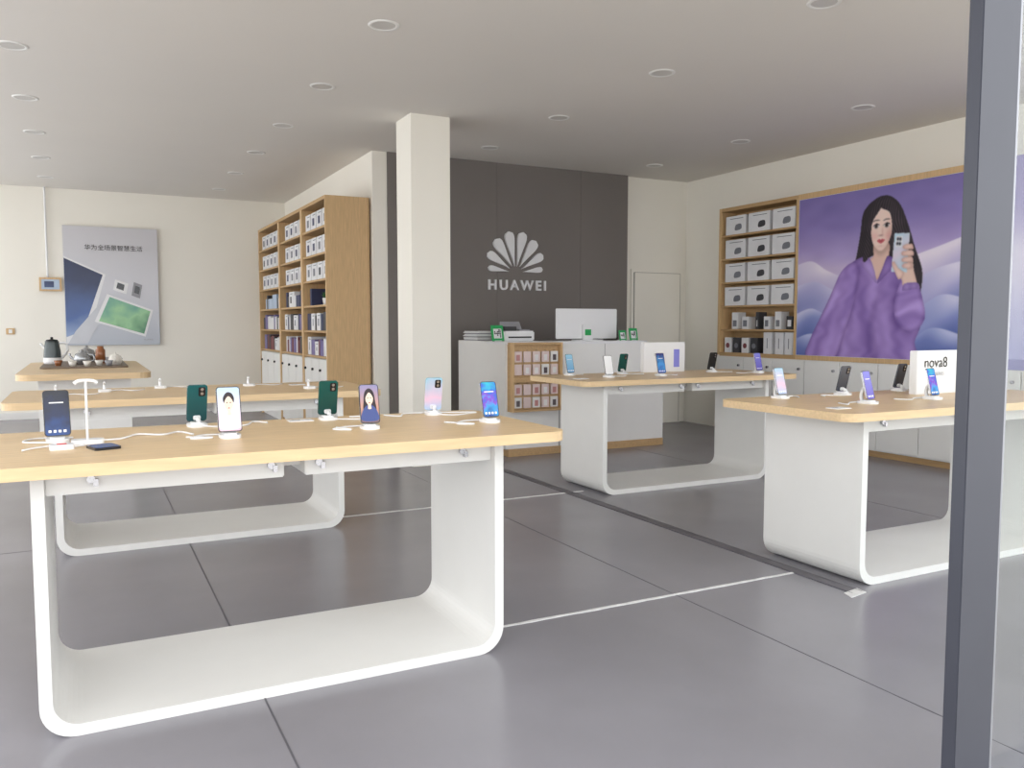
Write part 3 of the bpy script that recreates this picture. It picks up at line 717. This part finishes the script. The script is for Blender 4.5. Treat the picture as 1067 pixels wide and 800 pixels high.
ZC = 1.085
mb = MB()
mb.box(4.22, 4.95, 7.22, 7.245, 1.105, 1.41, M_white2, b=0.006)
mb.box(4.23, 4.94, 7.245, 7.25, 1.115, 1.40, M_screenblk)
mb.box(4.52, 4.64, 7.19, 7.22, ZC + 0.01, 1.25, M_white2, b=0.006); mb.box(4.44, 4.72, 7.12, 7.30, ZC, ZC + 0.012, M_white2, b=0.004)
mb.box(4.54, 4.61, 7.185, 7.19, 1.14, 1.20, M_green)
mb.build('desktop_monitor')
mb = MB()
mb.box(3.72, 4.06, 7.38, 7.66, ZC, ZC + 0.10, M_white2, b=0.012); mb.box(3.76, 4.02, 7.374, 7.38, ZC + 0.03, ZC + 0.045, M_black)
mb.prism([(-0.13, 0), (0.13, 0), (0.11, 0.10), (-0.11, 0.10)], -0.008, 0.008, M_grey, Matrix.Translation((3.90, 7.60, ZC + 0.098)) @ Matrix.Rotation(R(70), 4, 'X'))
mb.box(3.74, 3.88, 7.43, 7.54, ZC + 0.10, ZC + 0.145, M_black, b=0.005); mb.box(3.91, 4.03, 7.43, 7.53, ZC + 0.10, ZC + 0.115, M_grey)
mb.build('printer')
mb = MB(); random.seed(9)
for i in range(9):
    d = random.uniform(-0.015, 0.015)
    mb.box(-0.10 + d, 0.10 + d, -0.14, 0.14, i * 0.011, i * 0.011 + 0.009, M_white2 if i % 3 else M_grey)
mb.build('paper_stack', (3.66, 7.85, ZC), 0.1)
def qr(x, y, s):
    mb = MB(); T = Matrix.Rotation(R(80), 4, 'X')
    mb.prism(rr(-s / 2, s / 2, 0, s * 1.05, 0.008), -0.006, 0, M_green, T); mb.prism(rr(-s * .33, s * .33, s * .18, s * .82, 0.003), 0, 0.001, M_white2, T)
    random.seed(2)
    for i in range(5):
        for j in range(5):
            if random.random() < .55: mb.prism(rr(-s * .27 + i * s * .11, -s * .27 + i * s * .11 + s * .09, s * .24 + j * s * .11, s * .24 + j * s * .11 + s * .09, 0.0005, 1), 0.001, 0.0015, M_black, T)
    mb.box(-s * .3, s * .3, 0.0, 0.06, 0, 0.006, M_white2)
    return mb.build('payment_code_stand', (x, y, ZC + 0.002), 0.2)
qr(3.61, 7.30, 0.15)
qr(5.05, 7.05, 0.12); qr(4.90, 7.03, 0.10)
mb = MB()
mb.lathe([(0.0, 0.0), (0.28, 0.03), (0.28, 0.05), (0.03, 0.09), (0.025, 0.42), (0.0, 0.42)], M_black, n=5)
mb.box(-0.22, 0.22, -0.22, 0.22, 0.42, 0.50, M_black, b=0.03)
mb.prism(rr(-0.2, 0.2, 0.0, 0.66, 0.12), -0.02, 0.03, M_black, Matrix.Translation((0, 0.2, 0.72)) @ Matrix.Rotation(R(84), 4, 'X'))
mb.box(-0.03, 0.03, 0.19, 0.23, 0.45, 0.85, M_black)
mb.build('office_chair', (5.62, 8.05, 0.0), 0.4)

# ------------------------------------------------------------------ tea things
ZT2 = 0.866
mb = MB()
mb.lathe([(0, 0), (0.075, 0.0), (0.08, 0.02), (0.078, 0.06)], M_white2, n=24)
mb.lathe([(0.078, 0.06), (0.075, 0.12), (0.06, 0.21), (0.062, 0.22)], mat('kettle_grey', (70, 80, 82), 0.25), n=24)
mb.lathe([(0.062, 0.21), (0.05, 0.235), (0.012, 0.24), (0.012, 0.26), (0, 0.262)], M_black, n=24)
mb.tube([(0.06, 0, 0.2), (0.12, 0, 0.2), (0.13, 0, 0.12), (0.075, 0, 0.05)], 0.012, M_white2)
mb.tube([(-0.06, 0, 0.15), (-0.10, 0, 0.20)], 0.012, M_white2)
mb.build('electric_kettle', (-0.28, 9.3, ZT2))
M_amb = mat('amber_glass', (150, 96, 62), 0.15); M_por = mat('porcelain', (226, 222, 214), 0.25); M_stl = mat('steel_pot', (170, 172, 174), 0.25, metal=0.7)
def pot(x, y, m, s):
    mb = MB()
    mb.lathe([(0, 0), (0.04 * s, 0), (0.065 * s, 0.04 * s), (0.05 * s, 0.085 * s), (0.03 * s, 0.095 * s), (0.01 * s, 0.105 * s), (0.01 * s, 0.12 * s), (0, 0.122 * s)], m, n=20)
    mb.tube([(0.055 * s, 0, 0.04 * s), (0.09 * s, 0, 0.06 * s), (0.10 * s, 0, 0.09 * s)], 0.009 * s, m)
    mb.tube([(-0.05 * s, 0, 0.08 * s), (-0.09 * s, 0, 0.075 * s), (-0.09 * s, 0, 0.035 * s), (-0.055 * s, 0, 0.03 * s)], 0.006 * s, m)
    mb.build('teapot', (x, y, ZT2), random.random() * 3)
pot(-0.02, 8.95, M_stl, 1.2); pot(0.26, 8.8, M_por, 1.0); pot(0.02, 9.6, M_stl, 1.4)
for x, y, m in ((0.12, 8.72, M_por), (-0.1, 8.62, M_por), (-0.22, 8.8, M_amb), (0.3, 9.15, M_black), (0.02, 8.58, M_por), (0.22, 9.45, M_grey), (0.2, 8.62, M_grey)):
    mb = MB(); mb.lathe([(0, 0), (0.022, 0), (0.038, 0.05), (0.034, 0.05), (0.02, 0.008), (0, 0.008)], m, n=16); mb.build('tea_cup', (x, y, ZT2))
mb = MB(); mb.lathe([(0, 0), (0.045, 0), (0.045, 0.13), (0.03, 0.15), (0.03, 0.17), (0, 0.17)], M_amb, n=20); mb.build('tea_jar', (0.14, 9.2, ZT2))

# ------------------------------------------------------------------ storefront mullion and glass
mb = MB()
mb.box(1.79, 1.925, 1.20, 1.235, 0, H, M_frame, b=0.002)
mb.box(1.925, 1.938, 1.205, 1.23, 0, H, M_alu)
mb.build('storefront_mullion')
mg = bpy.data.materials.new('clear_glass'); mg.use_nodes = True
nt = mg.node_tree; nt.nodes.clear()
o = nt.nodes.new('ShaderNodeOutputMaterial'); mx = nt.nodes.new('ShaderNodeMixShader'); tr = nt.nodes.new('ShaderNodeBsdfTransparent'); gl = nt.nodes.new('ShaderNodeBsdfGlossy')
gl.inputs['Roughness'].default_value = 0.02; tr.inputs['Color'].default_value = (0.95, 0.97, 0.97, 1); mx.inputs[0].default_value = 0.06
nt.links.new(tr.outputs[0], mx.inputs[1]); nt.links.new(gl.outputs[0], mx.inputs[2]); nt.links.new(mx.outputs[0], o.inputs[0])
mb = MB(); mb.box(1.938, 4.4, 1.214, 1.220, 0.0, H, mg); mb.build('window_2')

# ------------------------------------------------------------------ light
w = bpy.data.worlds.new('sky'); scene.world = w; w.use_nodes = True
bg = w.node_tree.nodes['Background']; bg.inputs['Color'].default_value = (0.97, 0.985, 1.0, 1); bg.inputs['Strength'].default_value = 3.05

# ------------------------------------------------------------------ camera
cam = bpy.data.cameras.new('camera'); co = bpy.data.objects.new('camera', cam); COL.objects.link(co)
cam.sensor_width = 36; cam.lens = 865 / 1067 * 36; cam.clip_start = 0.05
co.location = (0, 0, 1.25); co.rotation_euler = (R(90) - math.atan(62 / 865), 0, -math.atan(446.5 / 867))
scene.camera = co
scene.view_settings.view_transform = 'Standard'
scene.view_settings.exposure = 0.0
